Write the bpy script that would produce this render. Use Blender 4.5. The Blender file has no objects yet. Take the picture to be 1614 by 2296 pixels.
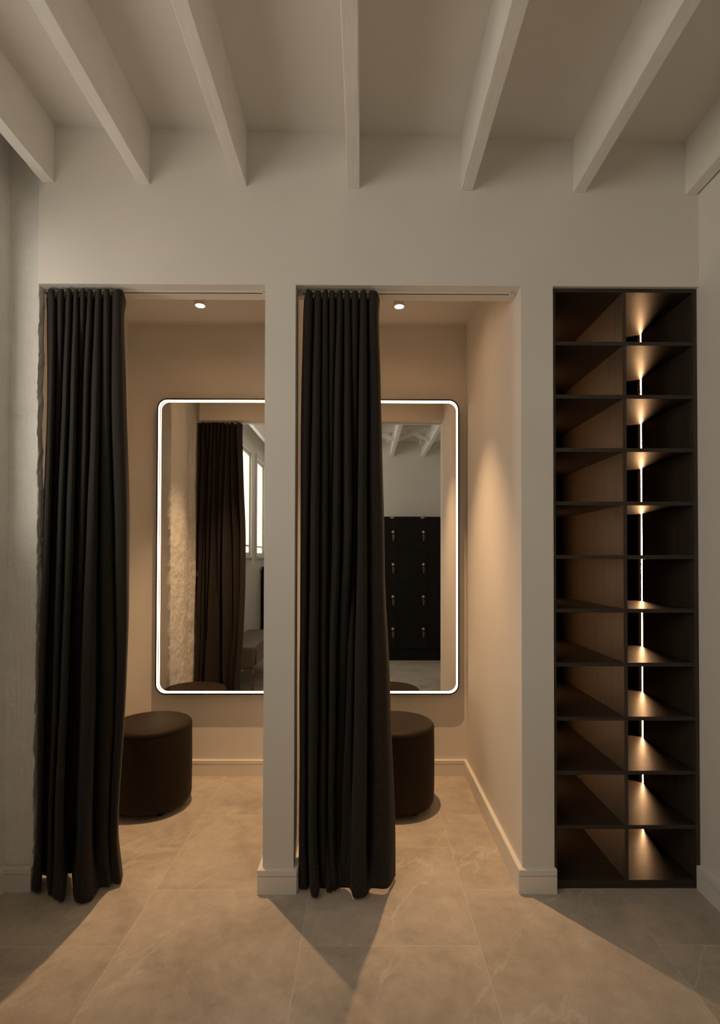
import bpy, bmesh, math, random
from mathutils import Vector, Matrix, noise as mnoise

random.seed(7)
scene = bpy.context.scene
COL = scene.collection
PI = math.pi

# ------------------------------------------------------------------ camera, world, exposure
F_PX = 1185.0
cam_d = bpy.data.cameras.new('camera')
cam = bpy.data.objects.new('camera', cam_d); COL.objects.link(cam)
cam_d.sensor_fit = 'HORIZONTAL'; cam_d.sensor_width = 36.0
cam_d.lens = 36.0 * F_PX / 1614.0
cam_d.shift_x = -0.0087; cam_d.shift_y = 0.0551
cam_d.clip_start = 0.02; cam_d.clip_end = 100
YAW, PITCH, ROLL = 0.0059, 0.0136, 0.0019
cam.matrix_world = (Matrix.Translation((0, 0, 1.3)) @ Matrix.Rotation(-YAW, 4, 'Z')
                    @ Matrix.Rotation(PI / 2 + PITCH, 4, 'X') @ Matrix.Rotation(ROLL, 4, 'Z'))
scene.camera = cam
scene.view_settings.view_transform = 'Standard'
scene.view_settings.look = 'None'
scene.view_settings.gamma = 1.0
scene.view_settings.exposure = 0.0
scene.view_settings.use_curve_mapping = False
cy = scene.cycles
cy.use_denoising = True
cy.max_bounces = 10; cy.diffuse_bounces = 6; cy.glossy_bounces = 6; cy.transparent_max_bounces = 12
cy.sample_clamp_indirect = 6.0
cy.caustics_reflective = False; cy.caustics_refractive = False
cy.use_light_tree = True

DAY = 4.75            # overcast sky beyond the windows
DAY_COL = (1.0, 0.90, 0.80, 1)
SPOT_W = 142.0       # downlights in the two booths
SPOT_COL = (1.0, 0.60, 0.31)
MIRROR_LED = 8.5
SHELF_LED = 88.0

world = bpy.data.worlds.new('sky'); scene.world = world
world.use_nodes = True
bg = world.node_tree.nodes['Background']
bg.inputs['Color'].default_value = DAY_COL
bg.inputs['Strength'].default_value = DAY

# ------------------------------------------------------------------ dimensions (metres)
WY = 2.083           # room face of the front wall
WT = 0.125           # its thickness
BY = 3.20            # back wall of the booths
XL, XR = -1.41, 1.336
P0, P1 = -0.390, -0.2695      # partition between the booths
J0, J1 = 0.625, 0.752        # pillar between booth and shelves
HZ = 2.386           # underside of the header
BCZ = 2.718          # booth ceiling
RY = -1.22           # rear wall of the room
def ceil_z(x): return 2.992 - 0.0185 * x
def beam_z(x): return 2.772 - 0.0125 * x

# portals: light enters through these openings
WINS = [(-1.12, -0.60), (-0.26, 0.88), (1.70, 1.990)]
WZ0, WZ1 = 1.33, 2.62
for (a, b) in WINS:
    ld = bpy.data.lights.new('daylight_portal', 'AREA'); ld.shape = 'RECTANGLE'
    ld.size = WZ1 - WZ0; ld.size_y = b - a
    ld.cycles.is_portal = True
    lo = bpy.data.objects.new('daylight_portal', ld); COL.objects.link(lo)
    lo.location = (XL - 0.055, (a + b) / 2, (WZ0 + WZ1) / 2)
    lo.rotation_euler = (0, -PI / 2, 0)

# ------------------------------------------------------------------ node helpers
def mat(name):
    m = bpy.data.materials.new(name); m.use_nodes = True
    nt = m.node_tree; b = nt.nodes['Principled BSDF']
    return m, nt, b
def nd(nt, typ, **kw):
    n = nt.nodes.new(typ)
    for k, v in kw.items():
        if k in n.inputs: n.inputs[k].default_value = v
        else: setattr(n, k, v)
    return n
def lk(nt, a, b): nt.links.new(a, b)
def coords(nt, scale=(1, 1, 1), kind='Object'):
    tc = nd(nt, 'ShaderNodeTexCoord'); mp = nd(nt, 'ShaderNodeMapping')
    mp.inputs['Scale'].default_value = scale
    lk(nt, tc.outputs[kind], mp.inputs['Vector'])
    return mp.outputs['Vector']
def ramp(nt, fac, stops):
    r = nd(nt, 'ShaderNodeValToRGB'); lk(nt, fac, r.inputs['Fac'])
    e = r.color_ramp.elements
    while len(e) < len(stops): e.new(0.5)
    for i, (p, c) in enumerate(stops):
        e[i].position = p
        e[i].color = c if len(c) == 4 else (c[0], c[1], c[2], 1)
    return r.outputs['Color']
def bump(nt, b, h, strength, dist):
    n = nd(nt, 'ShaderNodeBump', Strength=strength, Distance=dist)
    lk(nt, h, n.inputs['Height']); lk(nt, n.outputs['Normal'], b.inputs['Normal'])

def painted(name, col, rough=0.6, bscale=60, bstr=0.12, var=0.03):
    m, nt, b = mat(name)
    v = coords(nt)
    n1 = nd(nt, 'ShaderNodeTexNoise', Scale=2.3, Detail=4.0); lk(nt, v, n1.inputs['Vector'])
    lo = tuple(c * (1 - var) for c in col); hi = tuple(min(1, c * (1 + var)) for c in col)
    lk(nt, ramp(nt, n1.outputs['Fac'], [(0.3, lo), (0.7, hi)]), b.inputs['Base Color'])
    n2 = nd(nt, 'ShaderNodeTexNoise', Scale=float(bscale), Detail=3.0); lk(nt, v, n2.inputs['Vector'])
    b.inputs['Roughness'].default_value = rough
    bump(nt, b, n2.outputs['Fac'], bstr, 0.004)
    return m

WALLC = (0.79, 0.755, 0.70)
M_wall = painted('warm white wall paint', WALLC, 0.75, 90, 0.06)
M_ceil = painted('white ceiling board', (0.79, 0.755, 0.705), 0.8, 40, 0.05, 0.02)
M_base = painted('white satin skirting', (0.80, 0.77, 0.71), 0.45, 30, 0.03, 0.01)

def mk_beam():
    m, nt, b = mat('painted timber')
    v = coords(nt, (30, 1.5, 12))
    n1 = nd(nt, 'ShaderNodeTexNoise', Scale=3.0, Detail=6.0); lk(nt, v, n1.inputs['Vector'])
    v2 = coords(nt)
    n2 = nd(nt, 'ShaderNodeTexNoise', Scale=9.0, Detail=5.0); lk(nt, v2, n2.inputs['Vector'])
    mx = nd(nt, 'ShaderNodeMath', operation='ADD'); lk(nt, n1.outputs['Fac'], mx.inputs[0]); lk(nt, n2.outputs['Fac'], mx.inputs[1])
    lk(nt, ramp(nt, n2.outputs['Fac'], [(0.3, (0.82, 0.79, 0.735)), (0.7, (0.88, 0.85, 0.80))]), b.inputs['Base Color'])
    b.inputs['Roughness'].default_value = 0.55
    bump(nt, b, mx.outputs[0], 0.35, 0.004)
    return m
M_beam = mk_beam()

def mk_rough():
    m, nt, b = mat('whitewashed rough plaster')
    v = coords(nt)
    n1 = nd(nt, 'ShaderNodeTexNoise', Scale=14.0, Detail=8.0, Roughness=0.62); lk(nt, v, n1.inputs['Vector'])
    vs = coords(nt, (40, 40, 5))
    n2 = nd(nt, 'ShaderNodeTexNoise', Scale=2.0, Detail=4.0); lk(nt, vs, n2.inputs['Vector'])
    vo = nd(nt, 'ShaderNodeTexVoronoi', Scale=7.0, feature='DISTANCE_TO_EDGE')
    lk(nt, v, vo.inputs['Vector'])
    cr = nd(nt, 'ShaderNodeMath', operation='MULTIPLY'); cr.inputs[1].default_value = 0.35
    lk(nt, n2.outputs['Fac'], cr.inputs[0])
    ad = nd(nt, 'ShaderNodeMath', operation='ADD'); lk(nt, n1.outputs['Fac'], ad.inputs[0]); lk(nt, cr.outputs[0], ad.inputs[1])
    lk(nt, ramp(nt, n1.outputs['Fac'], [(0.3, (0.80, 0.785, 0.75)), (0.7, (0.87, 0.855, 0.82))]), b.inputs['Base Color'])
    b.inputs['Roughness'].default_value = 0.8
    dist = nd(nt, 'ShaderNodeTexNoise', Scale=5.0, Detail=4.0); lk(nt, v, dist.inputs['Vector'])
    mixv = nd(nt, 'ShaderNodeVectorMath', operation='ADD'); lk(nt, v, mixv.inputs[0]); lk(nt, dist.outputs['Color'], mixv.inputs[1])
    vo.inputs['Scale'].default_value = 2.6; lk(nt, mixv.outputs[0], vo.inputs['Vector'])
    ck = ramp(nt, vo.outputs['Distance'], [(0.0, (0, 0, 0)), (0.012, (1, 1, 1))])
    n5 = nd(nt, 'ShaderNodeTexNoise', Scale=1.7, Detail=2.0); lk(nt, v, n5.inputs['Vector'])
    ckm = ramp(nt, n5.outputs['Fac'], [(0.52, (1, 1, 1)), (0.6, (0, 0, 0))])
    mxx = nd(nt, 'ShaderNodeMath', operation='MAXIMUM'); lk(nt, ck, mxx.inputs[0]); lk(nt, ckm, mxx.inputs[1])
    ml = nd(nt, 'ShaderNodeMath', operation='MULTIPLY'); ml.inputs[1].default_value = 0.15; lk(nt, mxx.outputs[0], ml.inputs[0])
    a2 = nd(nt, 'ShaderNodeMath', operation='ADD'); lk(nt, ad.outputs[0], a2.inputs[0]); lk(nt, ml.outputs[0], a2.inputs[1])
    bump(nt, b, a2.outputs[0], 0.9, 0.014)
    return m
M_rough = mk_rough()

def mk_floor():
    m, nt, b = mat('stone look porcelain tile')
    tc = nd(nt, 'ShaderNodeTexCoord')
    sp = nd(nt, 'ShaderNodeSeparateXYZ'); lk(nt, tc.outputs['Object'], sp.inputs[0])
    # bricks run along Y; columns 0.605 wide
    ay = nd(nt, 'ShaderNodeMath', operation='ADD'); ay.inputs[1].default_value = -2.398 + 0.605 * 12.5
    ax = nd(nt, 'ShaderNodeMath', operation='ADD'); ax.inputs[1].default_value = 0.2086 + 0.604 * 12
    lk(nt, sp.outputs['Y'], ay.inputs[0]); lk(nt, sp.outputs['X'], ax.inputs[0])
    cb = nd(nt, 'ShaderNodeCombineXYZ'); lk(nt, ay.outputs[0], cb.inputs['X']); lk(nt, ax.outputs[0], cb.inputs['Y'])
    br = nd(nt, 'ShaderNodeTexBrick', offset=0.5, offset_frequency=2, squash=1.0)
    br.inputs['Scale'].default_value = 1.0
    br.inputs['Mortar Size'].default_value = 0.0013
    br.inputs['Mortar Smooth'].default_value = 0.1
    br.inputs['Brick Width'].default_value = 0.605
    br.inputs['Row Height'].default_value = 0.604
    br.inputs['Color1'].default_value = (0.0, 0, 0, 1); br.inputs['Color2'].default_value = (1, 1, 1, 1)
    br.inputs['Mortar'].default_value = (0.5, 0.5, 0.5, 1)
    lk(nt, cb.outputs[0], br.inputs['Vector'])
    # per tile random offset of the stone pattern
    sc = nd(nt, 'ShaderNodeVectorMath', operation='SCALE'); sc.inputs['Scale'].default_value = 7.0
    lk(nt, br.outputs['Color'], sc.inputs[0])
    vv = nd(nt, 'ShaderNodeVectorMath', operation='ADD'); lk(nt, tc.outputs['Object'], vv.inputs[0]); lk(nt, sc.outputs[0], vv.inputs[1])
    n1 = nd(nt, 'ShaderNodeTexNoise', Scale=3.2, Detail=9.0, Roughness=0.62, Distortion=0.6); lk(nt, vv.outputs[0], n1.inputs['Vector'])
    base = ramp(nt, n1.outputs['Fac'], [(0.28, (0.37, 0.325, 0.27)), (0.5, (0.50, 0.44, 0.367)), (0.75, (0.60, 0.53, 0.445))])
    n3 = nd(nt, 'ShaderNodeTexNoise', Scale=260.0, Detail=5.0, Roughness=0.75); lk(nt, tc.outputs['Object'], n3.inputs['Vector'])
    grain = ramp(nt, n3.outputs['Fac'], [(0.3, (0.76, 0.76, 0.76)), (0.68, (1.13, 1.13, 1.13))])
    m1 = nd(nt, 'ShaderNodeMix', data_type='RGBA', blend_type='MULTIPLY'); m1.inputs[0].default_value = 1.0
    lk(nt, base, m1.inputs[6]); lk(nt, grain, m1.inputs[7])
    n6 = nd(nt, 'ShaderNodeTexNoise', Scale=15.0, Detail=7.0, Roughness=0.7); lk(nt, vv.outputs[0], n6.inputs['Vector'])
    mot = ramp(nt, n6.outputs['Fac'], [(0.32, (0.91, 0.91, 0.90)), (0.66, (1.13, 1.13, 1.13))])
    m0 = nd(nt, 'ShaderNodeMix', data_type='RGBA', blend_type='MULTIPLY'); m0.inputs[0].default_value = 1.0
    lk(nt, m1.outputs[2], m0.inputs[6]); lk(nt, mot, m0.inputs[7])
    # pale veins
    n2 = nd(nt, 'ShaderNodeTexNoise', Scale=1.25, Detail=9.0, Roughness=0.56, Distortion=0.25); 
    r1 = nd(nt, 'ShaderNodeMapping'); r1.inputs['Rotation'].default_value = (0, 0, math.radians(-53)); lk(nt, vv.outputs[0], r1.inputs['Vector'])
    r2 = nd(nt, 'ShaderNodeMapping'); r2.inputs['Scale'].default_value = (0.55, 1.9, 1.0); lk(nt, r1.outputs[0], r2.inputs['Vector'])
    lk(nt, r2.outputs[0], n2.inputs['Vector'])
    s = nd(nt, 'ShaderNodeMath', operation='SUBTRACT'); s.inputs[1].default_value = 0.5; lk(nt, n2.outputs['Fac'], s.inputs[0])
    a = nd(nt, 'ShaderNodeMath', operation='ABSOLUTE'); lk(nt, s.outputs[0], a.inputs[0])
    vein = ramp(nt, a.outputs[0], [(0.0, (1, 1, 1)), (0.004, (0.5, 0.5, 0.5)), (0.011, (0, 0, 0))])
    n4 = nd(nt, 'ShaderNodeTexNoise', Scale=2.6, Detail=2.0); lk(nt, vv.outputs[0], n4.inputs['Vector'])
    msk = ramp(nt, n4.outputs['Fac'], [(0.42, (0, 0, 0)), (0.56, (1, 1, 1))])
    vm = nd(nt, 'ShaderNodeMath', operation='MULTIPLY'); lk(nt, vein, vm.inputs[0]); lk(nt, msk, vm.inputs[1])
    vm2 = nd(nt, 'ShaderNodeMath', operation='MULTIPLY'); vm2.inputs[1].default_value = 0.5; lk(nt, vm.outputs[0], vm2.inputs[0])
    m2 = nd(nt, 'ShaderNodeMix', data_type='RGBA'); lk(nt, vm2.outputs[0], m2.inputs[0])
    lk(nt, m0.outputs[2], m2.inputs[6]); m2.inputs[7].default_value = (0.70, 0.635, 0.54, 1)
    # grout
    m3 = nd(nt, 'ShaderNodeMix', data_type='RGBA'); lk(nt, br.outputs['Fac'], m3.inputs[0])
    lk(nt, m2.outputs[2], m3.inputs[6]); m3.inputs[7].default_value = (0.62, 0.56, 0.47, 1)
    lk(nt, m3.outputs[2], b.inputs['Base Color'])
    b.inputs['Roughness'].default_value = 0.62
    b.inputs['Specular IOR Level'].default_value = 0.35
    bump(nt, b, n3.outputs['Fac'], 0.10, 0.002)
    return m
M_floor = mk_floor()

def mk_curtain():
    m, nt, b = mat('charcoal woven linen')
    tc = nd(nt, 'ShaderNodeTexCoord')
    mp1 = nd(nt, 'ShaderNodeMapping'); mp1.inputs['Scale'].default_value = (240, 1700, 1)
    mp2 = nd(nt, 'ShaderNodeMapping'); mp2.inputs['Scale'].default_value = (1500, 300, 1)
    lk(nt, tc.outputs['UV'], mp1.inputs[0]); lk(nt, tc.outputs['UV'], mp2.inputs[0])
    a = nd(nt, 'ShaderNodeTexNoise', Scale=1.0, Detail=3.0); lk(nt, mp1.outputs[0], a.inputs['Vector'])
    c = nd(nt, 'ShaderNodeTexNoise', Scale=1.0, Detail=3.0); lk(nt, mp2.outputs[0], c.inputs['Vector'])
    ad = nd(nt, 'ShaderNodeMath', operation='ADD'); lk(nt, a.outputs['Fac'], ad.inputs[0]); lk(nt, c.outputs['Fac'], ad.inputs[1])
    hf = nd(nt, 'ShaderNodeMath', operation='MULTIPLY'); hf.inputs[1].default_value = 0.5; lk(nt, ad.outputs[0], hf.inputs[0])
    lk(nt, ramp(nt, hf.outputs[0], [(0.36, (0.006, 0.005, 0.0045)), (0.5, (0.024, 0.0205, 0.018)), (0.64, (0.088, 0.074, 0.062))]), b.inputs['Base Color'])
    b.inputs['Roughness'].default_value = 0.95
    b.inputs['Specular IOR Level'].default_value = 0.15
    b.inputs['Sheen Weight'].default_value = 0.05
    bump(nt, b, hf.outputs[0], 0.35, 0.001)
    return m
M_curt = mk_curtain()

def mk_veneer():
    m, nt, b = mat('dark stained oak veneer')
    v = coords(nt, (3, 90, 90))
    n1 = nd(nt, 'ShaderNodeTexNoise', Scale=1.6, Detail=5.0); lk(nt, v, n1.inputs['Vector'])
    lk(nt, ramp(nt, n1.outputs['Fac'], [(0.3, (0.022, 0.0160, 0.0115)), (0.7, (0.042, 0.0305, 0.0215))]), b.inputs['Base Color'])
    b.inputs['Roughness'].default_value = 0.42
    b.inputs['Specular IOR Level'].default_value = 0.5
    bump(nt, b, n1.outputs['Fac'], 0.12, 0.002)
    return m
M_ven = mk_veneer()
def mk_veneer_v():
    m, nt, b = mat('dark stained oak veneer upright grain')
    v = coords(nt, (90, 60, 2.5))
    n1 = nd(nt, 'ShaderNodeTexNoise', Scale=1.6, Detail=5.0); lk(nt, v, n1.inputs['Vector'])
    lk(nt, ramp(nt, n1.outputs['Fac'], [(0.3, (0.034, 0.0245, 0.0175)), (0.7, (0.060, 0.0435, 0.031))]), b.inputs['Base Color'])
    b.inputs['Roughness'].default_value = 0.55
    bump(nt, b, n1.outputs['Fac'], 0.12, 0.002)
    return m
M_venv = mk_veneer_v()

def plain(name, col, rough=0.5, metal=0.0, spec=0.5, nscale=120, nstr=0.03):
    m, nt, b = mat(name)
    v = coords(nt)
    n = nd(nt, 'ShaderNodeTexNoise', Scale=float(nscale), Detail=2.0); lk(nt, v, n.inputs['Vector'])
    lk(nt, ramp(nt, n.outputs['Fac'], [(0.3, tuple(c * 0.93 for c in col)), (0.7, tuple(min(1, c * 1.07) for c in col))]), b.inputs['Base Color'])
    b.inputs['Roughness'].default_value = rough; b.inputs['Metallic'].default_value = metal
    b.inputs['Specular IOR Level'].default_value = spec
    bump(nt, b, n.outputs['Fac'], nstr, 0.001)
    return m
M_leather = plain('dark brown leather', (0.020, 0.0125, 0.0050), 0.6, 0, 0.18, 260, 0.2)
M_leath2 = plain('olive brown leather', (0.16, 0.135, 0.095), 0.5, 0, 0.4, 200, 0.15)
M_blackmetal = plain('black powder coat', (0.018, 0.016, 0.015), 0.45, 0, 0.4)
M_frame = plain('bronze black frame', (0.03, 0.02, 0.014), 0.4, 0.2, 0.5)
M_whitemetal = plain('white lacquered metal', (0.75, 0.73, 0.68), 0.4)
M_void = plain('matt black channel', (0.0012, 0.0010, 0.0008), 1.0, 0, 0.0)
M_dark = plain('black slot', (0.01, 0.01, 0.01), 0.7)
M_lock = plain('black laminate locker', (0.006, 0.0055, 0.005), 0.6, 0, 0.25)
M_chrome = plain('chrome', (0.75, 0.72, 0.66), 0.28, 1.0)
M_brass = plain('pale brass', (0.72, 0.66, 0.56), 0.4, 0.5)
M_badge = plain('tan badge', (0.50, 0.36, 0.24), 0.5)
M_winframe = plain('white window timber', (0.74, 0.72, 0.67), 0.5)
M_tan = plain('tan lacquered leg', (0.22, 0.17, 0.11), 0.4)

def emis(name, col, strength):
    m = bpy.data.materials.new(name); m.use_nodes = True
    nt = m.node_tree; nt.nodes.clear()
    e = nd(nt, 'ShaderNodeEmission'); e.inputs['Color'].default_value = (*col, 1); e.inputs['Strength'].default_value = strength
    o = nd(nt, 'ShaderNodeOutputMaterial'); lk(nt, e.outputs[0], o.inputs[0])
    return m
M_led = emis('lit mirror diffuser', (1.0, 0.74, 0.49), MIRROR_LED)
M_strip = emis('lit shelf strip', (1.0, 0.54, 0.25), SHELF_LED)
M_lens = emis('lit downlight lens', (1.0, 0.54, 0.25), 210.0)

def mk_mirror():
    m, nt, b = mat('silvered mirror')
    b.inputs['Base Color'].default_value = (0.86, 0.85, 0.82, 1)
    b.inputs['Metallic'].default_value = 1.0; b.inputs['Roughness'].default_value = 0.0
    return m
M_mirror = mk_mirror()
def mk_glass():
    m = bpy.data.materials.new('window glass'); m.use_nodes = True
    nt = m.node_tree; nt.nodes.clear()
    t = nd(nt, 'ShaderNodeBsdfTransparent'); t.inputs['Color'].default_value = (0.95, 0.96, 0.95, 1)
    g = nd(nt, 'ShaderNodeBsdfGlossy', Roughness=0.02)
    mx = nd(nt, 'ShaderNodeMixShader'); mx.inputs[0].default_value = 0.05; lk(nt, t.outputs[0], mx.inputs[1]); lk(nt, g.outputs[0], mx.inputs[2])
    o = nd(nt, 'ShaderNodeOutputMaterial'); lk(nt, mx.outputs[0], o.inputs[0])
    return m
M_glass = mk_glass()

# ------------------------------------------------------------------ mesh helpers
def add_box(bm, x0, x1, y0, y1, z0, z1):
    vs = [bm.verts.new((x, y, z)) for z in (z0, z1) for y in (y0, y1) for x in (x0, x1)]
    q = [(0, 2, 3, 1), (4, 5, 7, 6), (0, 1, 5, 4), (2, 6, 7, 3), (0, 4, 6, 2), (1, 3, 7, 5)]
    for f in q: bm.faces.new([vs[i] for i in f])
    return vs
def add_prism(bm, pts, axis, a, b):
    """closed polygon pts (2D) swept between a and b along axis (0,1,2)"""
    def mk(p, t):
        if axis == 0: return (t, p[0], p[1])
        if axis == 1: return (p[0], t, p[1])
        return (p[0], p[1], t)
    v0 = [bm.verts.new(mk(p, a)) for p in pts]; v1 = [bm.verts.new(mk(p, b)) for p in pts]
    n = len(pts)
    bm.faces.new(v0[::-1]); bm.faces.new(v1)
    for i in range(n): bm.faces.new((v0[i], v0[(i + 1) % n], v1[(i + 1) % n], v1[i]))
def add_lathe(bm, prof, cx=0, cy=0, seg=48, sx=1.0, sy=1.0):
    """prof: (r,z) from bottom to top"""
    rings = []
    for (r, z) in prof:
        if r < 1e-6: rings.append([bm.verts.new((cx, cy, z))])
        else: rings.append([bm.verts.new((cx + sx * r * math.cos(2 * PI * i / seg), cy + sy * r * math.sin(2 * PI * i / seg), z)) for i in range(seg)])
    for a, b in zip(rings, rings[1:]):
        for i in range(seg):
            j = (i + 1) % seg
            if len(a) == 1 and len(b) == 1: continue
            if len(a) == 1: bm.faces.new((a[0], b[j], b[i]))
            elif len(b) == 1: bm.faces.new((a[i], a[j], b[0]))
            else: bm.faces.new((a[i], a[j], b[j], b[i]))
def add_tube(bm, pts, r, seg=8):
    rings = []
    n = len(pts); pts = [Vector(p) for p in pts]
    for i, p in enumerate(pts):
        t = (pts[min(i + 1, n - 1)] - pts[max(i - 1, 0)]).normalized()
        u = t.cross(Vector((0, 0, 1)))
        if u.length < 1e-3: u = t.cross(Vector((0, 1, 0)))
        u.normalize(); w = t.cross(u)
        rings.append([bm.verts.new(p + r * (u * math.cos(2 * PI * k / seg) + w * math.sin(2 * PI * k / seg))) for k in range(seg)])
    for a, b in zip(rings, rings[1:]):
        for k in range(seg): bm.faces.new((a[k], a[(k + 1) % seg], b[(k + 1) % seg], b[k]))
    bm.faces.new(rings[0][::-1]); bm.faces.new(rings[-1])
def obj(name, bm, m, parent=None, smooth=False, bevel=0.0, bseg=2, origin=None):
    bmesh.ops.recalc_face_normals(bm, faces=bm.faces)
    if origin is not None:
        bmesh.ops.translate(bm, vec=[-c for c in origin], verts=bm.verts)
    me = bpy.data.meshes.new(name); bm.to_mesh(me); bm.free()
    if smooth:
        for p in me.polygons: p.use_smooth = True
    me.materials.append(m)
    o = bpy.data.objects.new(name, me); COL.objects.link(o)
    if origin is not None: o.location = origin
    if parent is not None: o.parent = parent
    if bevel > 0:
        md = o.modifiers.new('bevel', 'BEVEL'); md.width = bevel; md.segments = bseg; md.limit_method = 'ANGLE'; md.angle_limit = 0.6
    return o
def struct(name, bm, m, **kw):
    o = obj(name, bm, m, **kw)
    if kw.get('parent') is None: o['kind'] = 'structure'
    return o
def thing(name, label, cat, loc=(0, 0, 0), group=None):
    o = bpy.data.objects.new(name, None); COL.objects.link(o)
    o.location = loc; o.empty_display_size = 0.05
    o['label'] = label; o['category'] = cat
    if group: o['group'] = group
    return o
def tag(o, label, cat, group=None):
    o['label'] = label; o['category'] = cat
    if group: o['group'] = group
    return o
def rough_grid(bm, corner, du, dv, nu, nv, nrm, amp, scale, keep=None):
    """displaced quad grid"""
    corner, du, dv, nrm = Vector(corner), Vector(du), Vector(dv), Vector(nrm)
    g = []
    for j in range(nv + 1):
        row = []
        for i in range(nu + 1):
            p = corner + du * (i / nu) + dv * (j / nv)
            d = mnoise.fractal(p * scale, 1.0, 2.0, 5)
            row.append(bm.verts.new(p + nrm * amp * d))
        g.append(row)
    for j in range(nv):
        for i in range(nu): bm.faces.new((g[j][i], g[j][i + 1], g[j + 1][i + 1], g[j + 1][i]))

# ------------------------------------------------------------------ room shell
bm = bmesh.new(); add_box(bm, XL - 0.3, XR + 0.2, RY - 0.2, BY + 0.15, -0.12, 0.0)
struct('floor', bm, M_floor)

def slab(bm, x0, x1, y0, y1, zf, t):
    add_prism(bm, [(x0, zf(x0)), (x1, zf(x1)), (x1, zf(x1) + t), (x0, zf(x0) + t)], 1, y0, y1)
bm = bmesh.new(); slab(bm, XL - 0.3, XR + 0.2, RY - 0.2, BY + 0.15, ceil_z, 0.12)
struct('ceiling', bm, M_ceil)

# front wall: header, partition, pillar in one continuous plastered mesh
def wedge_wall(bm, x0, x1, y0, y1, z0):
    add_prism(bm, [(x0, z0), (x1, z0), (x1, ceil_z(x1) + 0.02), (x0, ceil_z(x0) + 0.02)], 1, y0, y1)
bm = bmesh.new()
wedge_wall(bm, -1.288, XR, WY, WY + WT, HZ)
add_box(bm, P0, P1, WY, WY + WT, 0, HZ)
add_box(bm, J0, J1, WY, WY + WT, 0, HZ)
bmesh.ops.remove_doubles(bm, verts=bm.verts, dist=0.0001)
struct('wall_front', bm, M_wall)
bm = bmesh.new(); add_box(bm, P0, P1, WY + WT, BY, 0, BCZ)
struct('wall_partition', bm, M_wall)
bm = bmesh.new(); add_box(bm, J0, J1, WY + WT, BY, 0, BCZ)
struct('wall_pillar', bm, M_wall)
bm = bmesh.new(); add_box(bm, XL - 0.3, XR + 0.2, BY, BY + 0.15, 0, 3.1)
struct('wall_back', bm, M_wall)
bm = bmesh.new(); add_box(bm, XL - 0.3, XR, WY + WT, BY, BCZ, BCZ + 0.1)
struct('ceiling_booths', bm, M_ceil)
bm = bmesh.new(); add_box(bm, XR, XR + 0.15, RY - 0.2, BY, 0, 3.1)
struct('wall_right', bm, M_wall)
bm = bmesh.new(); add_box(bm, XL - 0.3, XR, RY - 0.15, RY, 0, 3.1)
struct('wall_rear', bm, M_wall)
bm = bmesh.new(); add_box(bm, XL - 0.3, -1.425, WY + WT, BY, 0, BCZ)
struct('wall_booth_left', bm, M_wall)

# left wall with window openings (0.27 thick)
bm = bmesh.new()
XO = XL - 0.045
add_box(bm, XO, XL, RY, WY + 0.30, 0, WZ0)
add_box(bm, XO, XL, RY, WY + 0.30, WZ1, 3.1)
ys = [RY] + [v for w in WINS for v in w] + [WY + 0.30]
for i in range(0, len(ys), 2): add_box(bm, XO, XL, ys[i], ys[i + 1], WZ0, WZ1)
struct('wall_left', bm, M_rough)

# rough pier at the left end
bm = bmesh.new()
xa, xb = XL - 0.01, -1.293
H = 3.02
nv = 520
cols = []
path = []
NF, NS = 30, 50
for i in range(NF): path.append((xa + (xb - xa) * i / NF, 2.104, 0.35 if i > 1 else 0.1))
sidep = [(xb, 2.104), (-1.289, 2.134), (-1.334, 2.185), (-1.345, 2.26), (-1.315, 2.45), (-1.305, 2.76)]
def side_at(t):
    k = t * (len(sidep) - 1); i = min(int(k), len(sidep) - 2); f = k - i
    return (sidep[i][0] * (1 - f) + sidep[i + 1][0] * f, sidep[i][1] * (1 - f) + sidep[i + 1][1] * f)
for i in range(NS + 1):
    x, y = side_at(i / NS); path.append((x, y, 1.0))
for i in range(1, 5): path.append((-1.305 - 0.13 * i / 4, 2.76, 0.25))
rows = []
for j in range(nv + 1):
    z = H * j / nv
    row = []
    for k, (x, y, a) in enumerate(path):
        p = Vector((x, y, z))
        d = mnoise.fractal(p * 9.0, 0.9, 2.1, 6)
        e = mnoise.noise(Vector((0.3, 0.1, z * 3.1)))
        d2 = mnoise.noise(p * 38.0)
        d3 = mnoise.noise(Vector((x * 70, y * 70, z * 9)))
        d4 = mnoise.fractal(Vector((0.7, 0.2, z * 26.0)), 0.8, 2.0, 4)
        if k < NF: q = Vector((x + 0.0, y - (0.003 * d + 0.0010 * d2 + 0.0012 * d3) * a, z))
        else:
            corner = math.exp(-((y - 2.104) / 0.016) ** 2)
            q = Vector((x + (0.0045 * d + 0.0016 * d2) * a + (0.005 * d4 + 0.004 * e) * corner - 0.002, y + (0.006 * d if k > NF else 0), z))
        row.append(bm.verts.new(q))
    rows.append(row)
for a, b in zip(rows, rows[1:]):
    for k in range(len(a) - 1): bm.faces.new((a[k], a[k + 1], b[k + 1], b[k]))
o = struct('wall_pier', bm, M_rough, smooth=True)

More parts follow.
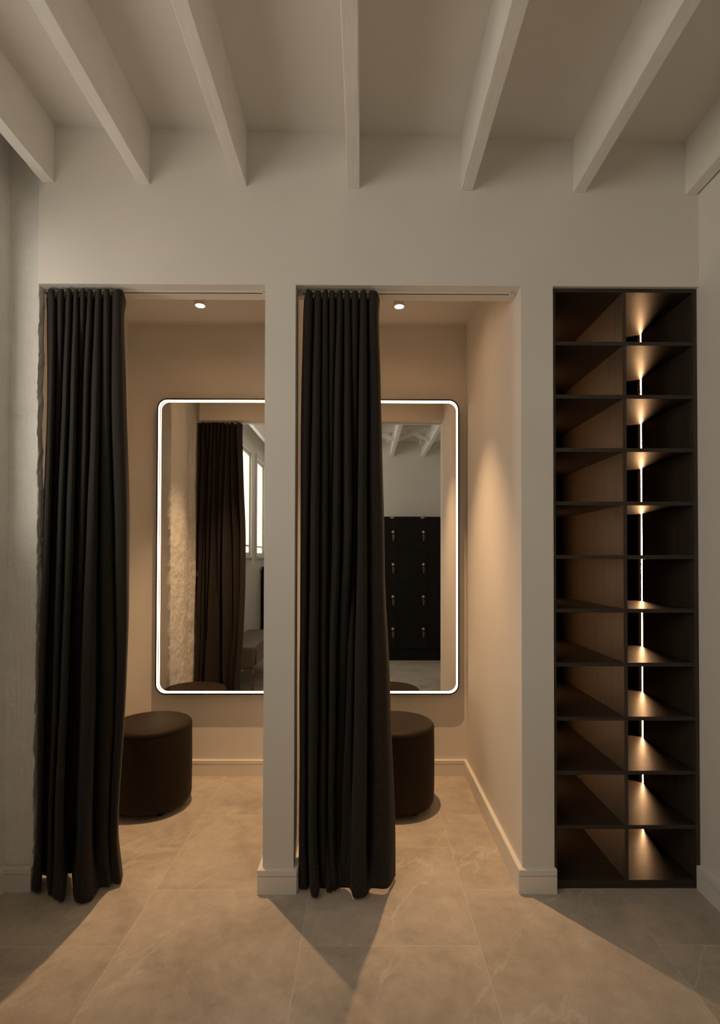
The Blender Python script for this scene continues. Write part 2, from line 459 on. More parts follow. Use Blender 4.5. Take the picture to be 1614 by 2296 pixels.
# skirting boards with a shadow groove
def base_prof(d, h=0.093, t=0.018, g0=0.0665, g1=0.0705, gd=0.005):
    # profile in (out, z); out measured from wall
    return [(0, 0), (t, 0), (t, g0), (t - gd, g0), (t - gd, g1), (t, g1), (t, h - 0.002), (t - 0.002, h), (0, h)]
def skirting_x(bm, x0, x1, ywall, sgn):     # runs along X, wall at ywall, sticks out by sgn
    add_prism(bm, [(ywall + sgn * p[0], p[1]) for p in base_prof(0)], 0, x0, x1)
def skirting_y(bm, y0, y1, xwall, sgn):
    add_prism(bm, [(xwall + sgn * p[0], p[1]) for p in base_prof(0)], 1, y0, y1)
T = 0.018
bm = bmesh.new(); skirting_x(bm, XL + T, -1.292, 2.100, -1); struct('baseboard_pier', bm, M_base)
bm = bmesh.new(); skirting_y(bm, RY, 2.100, XL, 1); struct('baseboard_left', bm, M_base)
bm = bmesh.new()
skirting_x(bm, P0 - T, P1 + 0.014, WY, -1); skirting_y(bm, WY, BY, P0, -1); skirting_y(bm, WY, BY, P1, 1)
struct('baseboard_partition', bm, M_base)
bm = bmesh.new()
skirting_x(bm, J0 - T, J1 + 0.004, WY, -1); skirting_y(bm, WY, BY, J0, -1)
struct('baseboard_pillar', bm, M_base)
bm = bmesh.new(); skirting_y(bm, RY, WY - 0.001, XR, -1); add_box(bm, XR - T, XR, WY - 0.001, WY + 0.012, 0, 0.093); struct('baseboard_right', bm, M_base)
bm = bmesh.new(); skirting_x(bm, -1.425, P0 - T, BY, -1); skirting_x(bm, P1 + T, J0 - T, BY, -1); struct('baseboard_back', bm, M_base)

# windows in the left wall
for i, (a, b) in enumerate(WINS):
    fb = bmesh.new(); xf = XL - 0.024
    w = 0.045
    add_box(fb, xf - 0.018, xf + 0.018, a, a + w, WZ0, WZ1)
    add_box(fb, xf - 0.018, xf + 0.018, b - w, b, WZ0, WZ1)
    add_box(fb, xf - 0.018, xf + 0.018, a + w, b - w, WZ0, WZ0 + w)
    add_box(fb, xf - 0.018, xf + 0.018, a + w, b - w, WZ1 - w, WZ1)
    add_box(fb, xf - 0.012, xf + 0.012, a + w, b - w, WZ0 + 0.12, WZ0 + 0.14)
    # casing reveal and sill on the room side
    add_box(fb, XL - 0.002, XL + 0.018, a - 0.05, a, WZ0 - 0.05, WZ1 + 0.05)
    add_box(fb, XL - 0.002, XL + (0.018 if i < 2 else 0.004), b, b + 0.05, WZ0 - 0.05, WZ1 + 0.05)
    add_box(fb, XL - 0.002, XL + 0.018, a, b, WZ1, WZ1 + 0.05)
    add_box(fb, XL - 0.04, XL + 0.03, a, b, WZ0 - 0.03, WZ0)
    fo = struct('window_%d' % (i + 1), fb, M_winframe, bevel=0.003)
    gb = bmesh.new(); add_box(gb, xf - 0.003, xf + 0.003, a + w, b - w, WZ0 + w, WZ1 - w)
    go = obj('pane', gb, M_glass, parent=fo)

# ------------------------------------------------------------------ ceiling beams
BEAMS = [(-1.250, 'White painted ceiling beam at the far left, above the rough pier'),
         (-0.872, 'White painted ceiling beam ending above the left curtain, second from the left'),
         (-0.488, 'White painted ceiling beam third from the left, above the left booth opening'),
         (-0.040, 'White painted ceiling beam running straight down the middle of the ceiling'),
         (0.410, 'White painted ceiling beam just right of the central one, above the right booth'),
         (0.858, 'White painted ceiling beam ending above the pillar beside the dark shelves'),
         (1.306, 'White painted ceiling beam at the far right, against the right wall')]
for (x, lab) in BEAMS:
    bm = bmesh.new()
    y0, y1, n = RY, WY, 60
    w = 0.0235
    rings = []
    for i in range(n + 1):
        y = y0 + (y1 - y0) * i / n
        zb, zt = beam_z(x), ceil_z(x) + 0.012
        r = []
        for (sx, sz) in ((-1, 0), (-1, 0.06), (-1, 1), (1, 1), (1, 0.06), (1, 0)):
            z = zb + (zt - zb) * sz
            jit = 0.0016 * mnoise.noise(Vector((x * 7 + sx, y * 4, sz * 3))) + (0.0012 * mnoise.noise(Vector((x * 5, y * 21, sz))) if sz == 0 else 0)
            r.append(bm.verts.new((x + sx * w + jit, y, z + (jit if sz < 0.5 else 0))))
        rings.append(r)
    for a, b in zip(rings, rings[1:]):
        for k in range(6): bm.faces.new((a[k], a[(k + 1) % 6], b[(k + 1) % 6], b[k]))
    bm.faces.new(rings[0]); bm.faces.new(rings[-1][::-1])
    o = obj('ceiling_beam', bm, M_beam, bevel=0.0025, origin=(x, 0.43, beam_z(x)))
    tag(o, lab, 'beam', 'white painted ceiling beams')

# herringbone struts between the beams, behind the viewer (seen in the mirrors)
sy = -0.26
for i in range(len(BEAMS) - 1):
    xa, xb = BEAMS[i][0] + 0.0235, BEAMS[i + 1][0] - 0.0235
    zb = beam_z((xa + xb) / 2) + 0.004; zt = ceil_z((xa + xb) / 2)
    for s in (0, 1):
        bm = bmesh.new()
        pts = [(xa, zb if s else zt - 0.045), (xb, zt - 0.045 if s else zb), (xb, zt if s else zb + 0.045), (xa, zb + 0.045 if s else zt)]
        yy = sy + (0.032 if s else 0)
        add_prism(bm, pts, 1, yy - 0.014, yy + 0.014)
        o = obj('diagonal_strut', bm, M_beam, bevel=0.002)
        seen = {4: 'between the two beams seen in the right mirror', 3: 'left of the beams seen in the right mirror', 0: 'seen at the edge of the left mirror'}
        side = 'rising to the right' if s else 'falling to the right'
        tag(o, 'White diagonal strut %s, %s' % (side, ['at the far left pair of ceiling beams', 'between the second and third ceiling beams', 'between the third and central ceiling beams',
              'left of the beams reflected in the right mirror', 'between the two beams reflected in the right mirror', 'beside the right wall between the last two beams'][i]), 'beam', 'diagonal struts between the ceiling beams')

# ------------------------------------------------------------------ shelving unit
SX0, SX1, SYF, SZ0, SZ1 = 0.7535, 1.334, 2.098, 0.004, 2.384
SD = 0.78
DX = 1.044
root = thing('shelving_unit', 'Tall black built-in pigeonhole shelving of two columns with warm light strips', 'shelf', ((SX0 + SX1) / 2, SYF + SD / 2, 0))
def rel(o, parent):
    o.parent = parent; o.matrix_parent_inverse = Matrix.Translation(parent.location).inverted()
    return o
t = 0.0145
def bpart(name, x0, x1, y0, y1, z0, z1, m, par, bev=0.0006):
    bm = bmesh.new(); add_box(bm, x0, x1, y0, y1, z0, z1)
    return rel(obj(name, bm, m, bevel=bev), par)
bpart('side_panel', SX0, SX0 + t, SYF, SYF + SD, SZ0, SZ1, M_venv, root)
bpart('side_panel', SX1 - t, SX1, SYF, SYF + SD, SZ0, SZ1, M_venv, root)
bpart('top_panel', SX0 + t, SX1 - t, SYF, SYF + SD, SZ1 - t, SZ1, M_ven, root)
bpart('base_panel', SX0 + t, SX1 - t, SYF, SYF + SD, SZ0, SZ0 + 0.030, M_ven, root)
bpart('back_panel', SX0 + t, SX1 - t, SYF + SD - 0.01, SYF + SD, SZ0 + 0.03, SZ1 - t, M_venv, root)
bpart('divider', DX - 0.0075, DX + 0.0075, SYF + 0.0006, SYF + SD - 0.01, SZ0 + 0.03, SZ1 - t, M_venv, root)
for k in range(1, 11):
    zc = (SZ0 + 0.024) + (SZ1 - 0.007 - SZ0 - 0.024) * k / 11
    bpart('shelf', SX0 + t, SX1 - t, SYF, SYF + SD - 0.01, zc - 0.0078, zc + 0.0078, M_ven, root)
LY = 2.492
for s, xp in ((-1, SX1 - t), (1, SX0 + t)):      # s: direction the strip faces along X
    bm = bmesh.new()
    ang = math.radians(6)
    nx, ny = s * math.cos(ang), -math.sin(ang)
    tx, ty = -ny, nx
    c = Vector((xp + s * 0.0020, LY))
    hw = 0.0042
    vq = [bm.verts.new((c.x + tx * a * hw, c.y + ty * a * hw, z)) for a, z in ((-1, SZ0 + 0.032), (1, SZ0 + 0.032), (1, SZ1 - t - 0.002), (-1, SZ1 - t - 0.002))]
    bm.faces.new(vq)
    ls = rel(obj('light_strip', bm, M_strip), root)
    ls['label'] = 'glowing warm light strip'
    bm = bmesh.new()
    add_box(bm, min(xp, xp + s * 0.0145), max(xp, xp + s * 0.0120), LY + 0.0075, LY + 0.0090, SZ0 + 0.032, SZ1 - t - 0.002)
    add_box(bm, min(xp, xp + s * 0.0009), max(xp, xp + s * 0.0009), LY - 0.005, LY + 0.0075, SZ0 + 0.032, SZ1 - t - 0.002)
    add_box(bm, min(xp, xp + s * 0.0048), max(xp, xp + s * 0.0048), LY - 0.0135, LY - 0.0120, SZ0 + 0.032, SZ1 - t - 0.002)
    rel(obj('light_channel', bm, M_void), root)

# ------------------------------------------------------------------ mirrors
def rrect(x0, x1, z0, z1, r, n=10):
    pts = []
    for (cx, cz, a0) in ((x1 - r, z1 - r, 0), (x0 + r, z1 - r, 90), (x0 + r, z0 + r, 180), (x1 - r, z0 + r, 270)):
        for i in range(n + 1):
            a = math.radians(a0 + 90 * i / n); pts.append((cx + r * math.cos(a), cz + r * math.sin(a)))
    return pts
def ring_mesh(bm, loops):
    """loops: list of (pts2d, y) joined in order"""
    rv = [[bm.verts.new((p[0], y, p[1])) for p in pts] for pts, y in loops]
    for a, b in zip(rv, rv[1:]):
        n = len(a)
        for i in range(n): bm.faces.new((a[i], a[(i + 1) % n], b[(i + 1) % n], b[i]))
    return rv
MYF, MYG = 3.150, 3.174
def mirror(cx, label):
    hw = 0.3885; z0, z1 = 0.492, 2.257
    x0, x1 = cx - hw, cx + hw
    root = thing('illuminated_mirror', label, 'mirror', (cx, BY - 0.01, z0), 'backlit booth mirrors')
    R = 0.062
    def L(i): return rrect(x0 + i, x1 - i, z0 + i, z1 - i, R - i)
    bm = bmesh.new()
    ring_mesh(bm, [(L(0.009), MYG + 0.004), (L(0.009), MYF), (L(0.0015), MYF), (L(0), MYF + 0.0015), (L(0), BY - 0.012), (L(0.01), BY - 0.012)])
    rel(obj('frame', bm, M_frame), root)
    bm = bmesh.new()
    ring_mesh(bm, [(L(0.0092), MYF + 0.0015), (L(0.0112), MYF + 0.0030), (L(0.0118), MYF + 0.005), (L(0.0118), MYG - 0.006)])
    b3 = bmesh.new(); ring_mesh(b3, [(L(0.0118), MYG - 0.006), (L(0.0120), MYG + 0.0005)])
    rel(obj('trim_strip', b3, M_whitemetal), root)
    led = rel(obj('light_diffuser', bm, M_led), root); led['label'] = 'glowing white border light'
    bm = bmesh.new()
    v = [bm.verts.new((p[0], MYG, p[1])) for p in L(0.009)]; f = bm.faces.new(v)
    v2 = [bm.verts.new((p[0], MYG + 0.004, p[1])) for p in L(0.009)]; bm.faces.new(v2[::-1])
    for i in range(len(v)): bm.faces.new((v[i], v2[i], v2[(i + 1) % len(v)], v[(i + 1) % len(v)]))
    rel(obj('mirror_glass', bm, M_mirror), root)
    bm = bmesh.new(); add_box(bm, x0 + 0.05, x1 - 0.05, MYG + 0.006, BY - 0.001, z0 + 0.05, z1 - 0.05)
    rel(obj('backing', bm, M_frame), root)
mirror(-0.8445, 'Tall rounded lit-edge mirror in the left booth, reflecting the brown curtain and windows')
mirror(0.1855, 'Tall rounded lit-edge mirror in the right booth, reflecting the black lockers')

# ------------------------------------------------------------------ curtain rails
def rail(x0, x1, label):
    root = thing('curtain_rail', label, 'curtain rail', ((x0 + x1) / 2, 2.146, HZ - 0.006), 'white curtain rails')
    bm = bmesh.new()
    add_box(bm, x0, x1, 2.134, 2.143, HZ - 0.003, HZ); add_box(bm, x0, x1, 2.149, 2.158, HZ - 0.003, HZ); add_box(bm, x0, x1, 2.143, 2.149, HZ - 0.002, HZ)
    rel(obj('track', bm, M_base), root)
    bm = bmesh.new(); add_box(bm, x0, x1, 2.143, 2.149, HZ - 0.0032, HZ - 0.002)
    rel(obj('slot', bm, M_dark), root)
    for xe in (x0, x1):
        s = 1 if xe == x0 else -1
        bm = bmesh.new(); add_box(bm, min(xe, xe + s * 0.018), max(xe, xe + s * 0.018), 2.134, 2.158, HZ - 0.0075, HZ)
        rel(obj('end_cap', bm, M_whitemetal, bevel=0.001), root)
rail(-1.300, P0 - 0.003, 'White curtain rail under the header of the left booth')
rail(P1 + 0.003, J0 - 0.012, 'White curtain rail under the header of the right booth')

# ------------------------------------------------------------------ curtains
# each level: height, then the fold path through (x, y) control points: start, front fold, valley, front fold ... end
LV = [2.379, 2.30, 1.99, 1.39, 0.80, 0.20, 0.008]
def smooth_fn(t): return t * t * (3 - 2 * t)
def catmull(p0, p1, p2, p3, t):
    # centripetal-ish on 2D points
    t2, t3 = t * t, t * t * t
    return 0.5 * ((2 * p1) + (-p0 + p2) * t + (2 * p0 - 5 * p1 + 4 * p2 - p3) * t2 + (-p0 + 3 * p1 - 3 * p2 + p3) * t3)
def hermite_levels(vals, zs, z):
    # vals list by level (descending z); monotone-ish interpolation
    for i in range(len(zs) - 1):
        if zs[i] >= z >= zs[i + 1] or i == len(zs) - 2:
            t = (zs[i] - z) / (zs[i] - zs[i + 1]); t = max(0, min(1, t))
            m0 = (vals[i + 1] - vals[max(i - 1, 0)]) / (zs[max(i - 1, 0)] - zs[i + 1]) * (zs[i] - zs[i + 1])
            j = min(i + 2, len(zs) - 1)
            m1 = (vals[j] - vals[i]) / (zs[i] - zs[j]) * (zs[i] - zs[i + 1])
            m0 *= 0.7; m1 *= 0.7
            h00 = 2 * t**3 - 3 * t**2 + 1; h10 = t**3 - 2 * t**2 + t; h01 = -2 * t**3 + 3 * t**2; h11 = t**3 - t**2
            return h00 * vals[i] + h10 * m0 + h01 * vals[i + 1] + h11 * m1
def curtain(table, label, hemz, seed):
    npts = len(table[0])
    NR, NS = 150, 9
    root_x = sum(p[0] for p in table[0]) / npts
    bm = bmesh.new(); uvl = bm.loops.layers.uv.new('uv')
    grid = []
    for j in range(NR + 1):
        f = j / NR
        z = LV[0] + (LV[-1] - LV[0]) * f
        ctl = [Vector((hermite_levels([table[l][k][0] for l in range(len(LV))], LV, z),
                       hermite_levels([table[l][k][1] for l in range(len(LV))], LV, z))) for k in range(npts)]
        row = []
        for k in range(npts - 1):
            p0, p1, p2, p3 = ctl[max(k - 1, 0)], ctl[k], ctl[k + 1], ctl[min(k + 2, npts - 1)]
            for s in range(NS):
                row.append(catmull(p0, p1, p2, p3, s / NS))
        row.append(ctl[-1])
        vr = []
        M = len(row) - 1
        for i, p in enumerate(row):
            u = i / M
            w = 0.0022 * mnoise.noise(Vector((u * 26 + seed, z * 2.2, seed))) * smooth_fn(min(1, f * 5)) + 0.0012 * mnoise.noise(Vector((u * 60 + seed, z * 7, 3.0)))
            wx = 0.003 * mnoise.noise(Vector((seed * 2.0, z * 3.0, u * 6)))
            lift = hemz(u) * smooth_fn(max(0, (f - 0.97) / 0.03))
            top = 0.006 * abs(math.sin(u * 40 + seed)) * max(0, 1 - f * 40)
            vr.append(bm.verts.new((p.x + wx * min(1, f * 4), p.y + w, z + lift - top)))
        grid.append(vr)
    M = len(grid[0]) - 1
    for j in range(NR):
        for i in range(M):
            fc = bm.faces.new((grid[j][i], grid[j + 1][i], grid[j + 1][i + 1], grid[j][i + 1]))
            us = [(i / M, 1 - j / NR), (i / M, 1 - (j + 1) / NR), ((i + 1) / M, 1 - (j + 1) / NR), ((i + 1) / M, 1 - j / NR)]
            for lp, uv in zip(fc.loops, us): lp[uvl].uv = uv
    o = obj('curtain', bm, M_curt, smooth=True, origin=(root_x, 2.145, 0))
    md = o.modifiers.new('thickness', 'SOLIDIFY'); md.thickness = 0.0022; md.offset = 0
    tag(o, label, 'curtain', 'charcoal booth curtains')
    # gliders that hook the heading to the rail
    for k in range(1, npts, 3):
        gx = (table[0][k][0] + table[0][min(k + 1, npts - 1)][0]) / 2
        b2 = bmesh.new(); add_box(b2, gx - 0.003, gx + 0.003, 2.1435, 2.1485, 2.360, HZ - 0.002)
        g = obj('glider', b2, M_whitemetal); g.parent = o; g.matrix_parent_inverse = Matrix.Translation(o.location).inverted()
    return o

def px(u, y): return (u - 814.0) * y / 1185.0
C = 2.146
def row(start, peaks, amps, vall, end, yoff=0.0):
    """start/end: (px, y); peaks px at fold front, amps forward reach, vall: (px, depth) between"""
    n = len(peaks)
    pts = [(px(start[0], start[1]), start[1])]
    for i, (p, a) in enumerate(zip(peaks, amps)):
        y = C - a
        lv = start[0] if i == 0 else vall[i - 1][0]
        rv = vall[i][0] if i < n - 1 else end[0]
        pts.append((px(p - 0.58 * (p - lv), y), y + 0.004)); pts.append((px(p + 0.58 * (rv - p), y), y + 0.004))
        if i < n - 1:
            vp, vd = vall[i]; y = C + vd; pts.append((px(vp, y), y))
    pts.append((px(end[0], end[1]), end[1]))
    return pts
def mids(pk, d, shift=0.0):
    return [((pk[i] + pk[i + 1]) / 2 + shift, d[i] if isinstance(d, (list, tuple)) else d) for i in range(len(pk) - 1)]
# left curtain: nine heading folds that merge into four broad ones
L0 = [110, 132, 150, 166, 181, 197, 216, 235, 254]
L1 = [113, 131, 149, 166, 181, 196, 215, 235, 255]
L2 = [113, 131, 143, 164, 178, 189, 212, 236, 256]
L3 = [106, 124, 134, 158, 174, 184, 203, 241, 270]
L4 = [96, 118, 128, 148, 168, 176, 197, 250, 276]
L5 = [94, 112, 118, 139, 163, 170, 192, 240, 262]
L6 = [93, 111, 120, 141, 163, 168, 186, 242, 267]
tabL = [
    row((101, C + .030), L0, [.040] * 9, mids(L0, .034), (279, C + .062)),
    row((103, C + .034), L1, [.042] * 9, mids(L1, .036), (275, C + .050)),
    row((105, C + .040), L2, [.050, .030, .045, .050, .006, .042, .048, .040, .046], mids(L2, [.040, .015, .04, .04, .03, .045, .045, .035]), (281, C + .045)),
    row((98, C + .030), L3, [.052, -.010, .050, .058, -.01, .035, .062, .030, .046], mids(L3, [.045, .030, .040, .045, .02, .040, .060, .030]), (291, C + .040)),
    row((91, C + .020), L4, [.055, -.02, .052, .075, -.03, -.02, .080, .020, .030], mids(L4, [.045, .030, .030, .050, .035, .0, .055, .040]), (288, C + .045)),
    row((90, C + .015), L5, [.062, -.02, .055, .098, -.035, -.02, .105, .030, .020], mids(L5, [.045, .030, .020, .055, .035, .0, .02, .045]), (272, C + .055)),
    row((80, C - .050), L6, [.085, -.025, .100, .135, -.04, -.03, .138, .060, .035], [(104, .02), (114, .0), (127, -.110), (158, .0), (165.5, .03), (171, .0), (222, -.092), (256, -.045)], (283, C + .030)),
]
curtain(tabL, 'Charcoal woven curtain drawn aside at the left booth, next to the rough pier', lambda u: 0.004 + 0.004 * math.sin(u * 23), 1.7)
R0 = [690, 711.7, 727.5, 743, 760, 777, 794, 813, 834]
R1 = [689, 711.5, 727.5, 743, 760, 777, 794, 813, 835]
R2 = [687, 708, 729, 741.5, 755, 780, 795, 811, 840]
R3 = [683, 704, 728.5, 739, 749, 782, 794, 808, 844]
R4 = [681, 701, 730, 736, 743, 770, 784, 806, 851]
R5 = [680, 702, 726, 733, 742, 763, 775, 803, 850]
R6 = [684, 708, 729, 738, 748, 765, 775, 803, 846]
tabR = [
    row((680, C + .034), R0, [.040] * 9, mids(R0, .034), (850, C + .040)),
    row((678, C + .036), R1, [.044] * 9, mids(R1, .036), (848, C + .044)),
    row((675, C + .036), R2, [.036, .048, .036, .030, .045, .046, .030, .052, .040], mids(R2, [.040, .045, .035, .015, .050, .035, .025, .055]), (853, C + .046)),
    row((673.5, C + .034), R3, [.034, .056, .036, .000, .046, .048, -.01, .060, .034], mids(R3, [.040, .050, .032, .02, .060, .035, .030, .070]), (861, C + .056)),
    row((673.5, C + .034), R4, [.034, .062, .030, .0, .048, .010, .034, .070, .034], mids(R4, [.040, .055, .02, .01, .060, .020, .025, .070]), (873, C + .056)),
    row((673, C + .034), R5, [.034, .070, .036, .01, .030, -.02, .010, .086, .038], mids(R5, [.040, .055, .01, .02, .050, .010, -.02, .060]), (886, C + .056)),
    row((672, C - .060), R6, [.070, .115, .066, .092, .080, .062, .062, .125, .078], mids(R6, [-.05, -.058, -.08, -.09, -.068, -.05, -.075, -.108]), (886, C + .005)),
]
curtain(tabR, 'Charcoal woven curtain drawn aside at the right booth, between partition and mirror', lambda u: 0.004 + 0.010 * smooth_fn(max(0, (u - 0.8) / 0.2)), 4.3)

# ------------------------------------------------------------------ ottomans
def ottoman(x, y, label):
    root = thing('ottoman', label, 'stool', (x, y, 0), 'round dark leather stools')
    R = 0.205
    bm = bmesh.new()
    prof = [(0.0, 0.024), (R - 0.03, 0.024), (R - 0.012, 0.030), (R - 0.003, 0.042), (R, 0.06)]
    for i in range(8): prof.append((R + 0.0015 * math.sin(PI * i / 7), 0.07 + (0.405 - 0.07) * i / 7))
    prof += [(R - 0.001, 0.410), (R - 0.004, 0.413)]
    add_lathe(bm, prof, x, y, 72)
    rel(obj('body', bm, M_leather, smooth=True), root)
    bm = bmesh.new()
    prof = [(R - 0.004, 0.412), (R + 0.0005, 0.4145), (R + 0.0005, 0.420), (R - 0.002, 0.428), (R - 0.008, 0.435), (R - 0.018, 0.440), (R - 0.05, 0.4435), (R - 0.11, 0.445), (0, 0.4455)]
    add_lathe(bm, prof, x, y, 72)
    rel(obj('seat', bm, M_leather, smooth=True), root)
    for a in (50, 140, 230, 310):
        fx, fy = x + 0.145 * math.cos(math.radians(a)), y + 0.145 * math.sin(math.radians(a))
        bm = bmesh.new(); add_lathe(bm, [(0, 0.0), (0.013, 0.0), (0.016, 0.004), (0.018, 0.024), (0, 0.024)], fx, fy, 16)
        rel(obj('foot', bm, M_blackmetal, smooth=False), root)
ottoman(-1.118, 2.815, 'Round dark leather stool in the left booth, half behind the curtain')
ottoman(0.172, 2.815, 'Round dark leather stool in the right booth, partly hidden by the curtain')

# ------------------------------------------------------------------ downlights
def downlight(x, y, label):
    zb = 2.575
    root = thing('ceiling_downlight', label, 'light', (x, y, BCZ), 'cylinder downlights in the booths')
    bm = bmesh.new()
    add_lathe(bm, [(0.022, zb + 0.004), (0.0225, zb), (0.0275, zb), (0.028, zb + 0.002), (0.028, BCZ - 0.004), (0.030, BCZ - 0.004), (0.030, BCZ), (0, BCZ)], x, y, 32)
    rel(obj('housing', bm, M_whitemetal, smooth=True), root)
    bm = bmesh.new(); add_lathe(bm, [(0, zb + 0.0015), (0.0224, zb + 0.0015), (0.0224, zb + 0.004), (0, zb + 0.004)], x, y, 32)
    l = rel(obj('lens', bm, M_lens), root); l['label'] = 'glowing lens'
    ld = bpy.data.lights.new('lamp', 'SPOT'); ld.energy = SPOT_W; ld.color = SPOT_COL
    ld.spot_size = math.radians(69); ld.spot_blend = 1.0; ld.shadow_soft_size = 0.009
    lo = bpy.data.objects.new('lamp', ld); COL.objects.link(lo); lo.location = (x, y, zb - 0.006)
    rel(lo, root)
downlight(-0.825, 2.655, 'Small white cylinder downlight glowing on the ceiling of the left booth')
downlight(0.180, 2.655, 'Small white cylinder downlight glowing on the ceiling of the right booth')

# ------------------------------------------------------------------ lockers behind the viewer (seen in the right mirror)
LKY = -0.437
LKX = [0.045, 0.435, 0.825, 1.215]
ZD = [0.154, 0.567, 0.981, 1.397, 1.807]
LL = ['Black four-door locker column beside the curtain edge in the right mirror',
      'Black four-door locker column in the middle of the right mirror reflection',
      'Black four-door locker column at the right, beside the jamb in the right mirror reflection']
for ci in range(3):
    x0, x1 = LKX[ci], LKX[ci + 1]
    root = thing('locker', LL[ci], 'locker', ((x0 + x1) / 2, LKY - 0.25, 0), 'black lockers')
    bm = bmesh.new(); add_box(bm, x0 + 0.0005, x1 - 0.0005, LKY - 0.50, LKY - 0.018, 0, 1.844); add_box(bm, x0 + 0.0005, x1 - 0.0005, LKY - 0.018, LKY, 0, ZD[0] - 0.003); add_box(bm, x0 + 0.0005, x1 - 0.0005, LKY - 0.018, LKY, ZD[4] + 0.002, 1.844)
    rel(obj('body', bm, M_lock), root)
    bm = bmesh.new(); add_lathe(bm, [(0, 0), (0.028, 0), (0.028, 0.002), (0, 0.002)], 0, 0, 32)
    bmesh.ops.rotate(bm, verts=bm.verts, cent=(0, 0, 0), matrix=Matrix.Rotation(-PI / 2, 3, 'X'))
    bmesh.ops.scale(bm, vec=(1, 1, 0.34), verts=bm.verts)
    bmesh.ops.translate(bm, vec=(x1 - 0.063, LKY, 1.829), verts=bm.verts)
    b_ = rel(obj('badge', bm, M_badge), root); b_['label'] = 'small tan oval plate'
    for di in range(4):
        bm = bmesh.new(); add_box(bm, x0 + 0.002, x1 - 0.002, LKY - 0.017, LKY, ZD[di] + 0.0015, ZD[di + 1] - 0.0015)
        door = rel(obj('door', bm, M_lock, bevel=0.001), root)
        lx, lz = x1 - 0.052, ZD[di] + 0.2495
        def sub(nm, b, m):
            o = obj(nm, b, m); o.parent = door
            o.matrix_parent_inverse = (Matrix.Translation(root.location) @ door.matrix_parent_inverse).inverted() @ Matrix.Identity(4)
            return o
        bm = bmesh.new(); add_lathe(bm, [(0.0075, 0.0), (0.0165, 0.0), (0.0165, 0.004), (0.0145, 0.006), (0.0085, 0.006), (0.0075, 0.004), (0, 0.004)], 0, 0, 24)
        bmesh.ops.rotate(bm, verts=bm.verts, cent=(0, 0, 0), matrix=Matrix.Rotation(-PI / 2, 3, 'X'))
        bmesh.ops.translate(bm, vec=(lx, LKY, lz), verts=bm.verts)
        sub('lock', bm, M_brass)
        bm = bmesh.new()
        add_tube(bm, [(lx, LKY, lz - 0.038), (lx, LKY + 0.018, lz - 0.038)], 0.0055, 10)
        add_tube(bm, [(lx + 0.003 + 0.012 * math.cos(a), LKY + 0.014, lz - 0.058 + 0.013 * math.sin(a)) for a in [2 * PI * i / 16 for i in range(17)]], 0.0016, 6)
        add_box(bm, lx - 0.001, lx + 0.005, LKY + 0.013, LKY + 0.0145, lz - 0.112, lz - 0.070)
        sub('key', bm, M_chrome)
        bm = bmesh.new(); add_lathe(bm, [(0, 0.0), (0.0035, 0.0), (0.0028, 0.002), (0, 0.0025)], 0, 0, 10)
        bmesh.ops.rotate(bm, verts=bm.verts, cent=(0, 0, 0), matrix=Matrix.Rotation(-PI / 2, 3, 'X'))
        bmesh.ops.translate(bm, vec=(x1 - 0.006, LKY, ZD[di + 1] - 0.006), verts=bm.verts)
        sub('screw_cap', bm, M_chrome)

# low dark cabinet under the rear window (left mirror)
root = thing('cabinet', 'Low black cabinet under the window in the left mirror reflection', 'cabinet', (-1.12, -1.05, 0))
bm = bmesh.new(); add_box(bm, -1.388, -0.86, RY + 0.002, -0.93, 0, 1.17); rel(obj('body', bm, M_lock, bevel=0.002), root)
bm = bmesh.new(); add_box(bm, -1.388, -0.85, RY + 0.002, -0.915, 1.17, 1.19); rel(obj('top', bm, M_blackmetal, bevel=0.001), root)
bm = bmesh.new(); add_box(bm, -1.384, -0.864, -0.93, -0.914, 0.08, 1.16); dd = rel(obj('door', bm, M_lock, bevel=0.001), root)

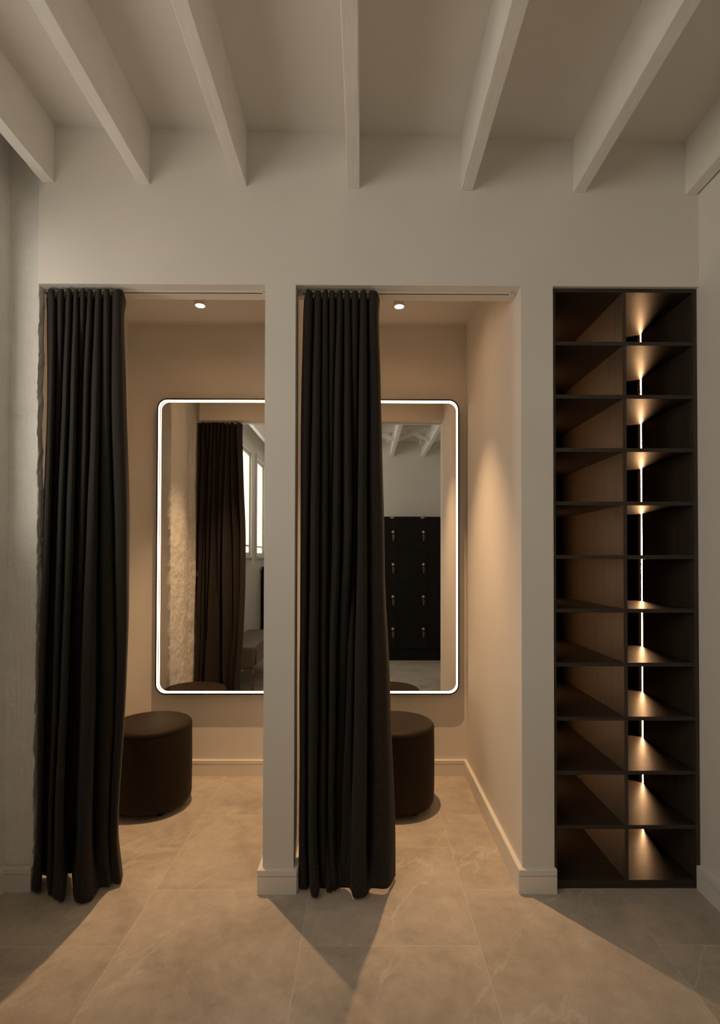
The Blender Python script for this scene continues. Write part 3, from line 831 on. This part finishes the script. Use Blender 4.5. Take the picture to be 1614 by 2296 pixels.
# upholstered bench along the left wall (left mirror)
root = thing('bench', 'Long olive leather bench against the window wall, seen in the left mirror', 'bench', (-1.2, 0.62, 0))
bx0, bx1, by0, by1 = -1.385, -1.03, -0.05, 1.29
bm = bmesh.new()
secs = []
for z, ins in ((0.235, 0.045), (0.26, 0.022), (0.31, 0.008), (0.36, 0.002), (0.425, 0.0), (0.440, 0.004), (0.449, 0.012), (0.452, 0.026)):
    r = max(0.045 - ins * 0.3, 0.02)
    pts = rrect(bx0 + ins, bx1 - ins, by0 + ins, by1 - ins, r, 6)
    secs.append([bm.verts.new((p[0], p[1], z)) for p in pts])
for a, b in zip(secs, secs[1:]):
    n = len(a)
    for i in range(n): bm.faces.new((a[i], a[(i + 1) % n], b[(i + 1) % n], b[i]))
bm.faces.new(secs[0][::-1]); bm.faces.new(secs[-1])
rel(obj('seat', bm, M_leath2, smooth=False), root)
bm = bmesh.new(); add_box(bm, bx1 - 0.001, bx1 + 0.004, by0 + 0.06, by1 - 0.06, 0.285, 0.425)
rel(obj('side_panel', bm, M_tan, bevel=0.003), root)
for (lx, ly, s) in ((bx0 + 0.06, by0 + 0.08, -1), (bx1 - 0.03, by0 + 0.08, -1), (bx0 + 0.06, by1 - 0.08, 1), (bx1 - 0.03, by1 - 0.05, 1)):
    bm = bmesh.new()
    add_tube(bm, [(lx, ly - s * 0.02, 0.25), (lx, ly + s * 0.002, 0.20), (lx, ly + s * 0.006, 0.12), (lx, ly, 0.0)], 0.012, 10)
    rel(obj('leg', bm, M_tan, smooth=True), root)

# spot fittings between the rear beams (right mirror)
for (x, y, lab) in ((0.785, -0.78, 'White cylinder spotlight hanging beside the right beam in the right mirror'), (0.345, -0.72, 'White cylinder spotlight hanging beside the left beam in the right mirror')):
    root = thing('ceiling_spotlight', lab, 'light', (x, y, ceil_z(x)), 'unlit ceiling spotlights')
    bm = bmesh.new(); add_lathe(bm, [(0.0, ceil_z(x) - 0.125), (0.024, ceil_z(x) - 0.125), (0.024, ceil_z(x) - 0.132), (0.029, ceil_z(x) - 0.132), (0.029, ceil_z(x)), (0, ceil_z(x))], x, y, 24)
    rel(obj('housing', bm, M_whitemetal, smooth=False), root)
    bm = bmesh.new(); add_lathe(bm, [(0, ceil_z(x) - 0.127), (0.023, ceil_z(x) - 0.127), (0.023, ceil_z(x) - 0.1255), (0, ceil_z(x) - 0.1255)], x, y, 24)
    rel(obj('lens', bm, M_chrome), root)
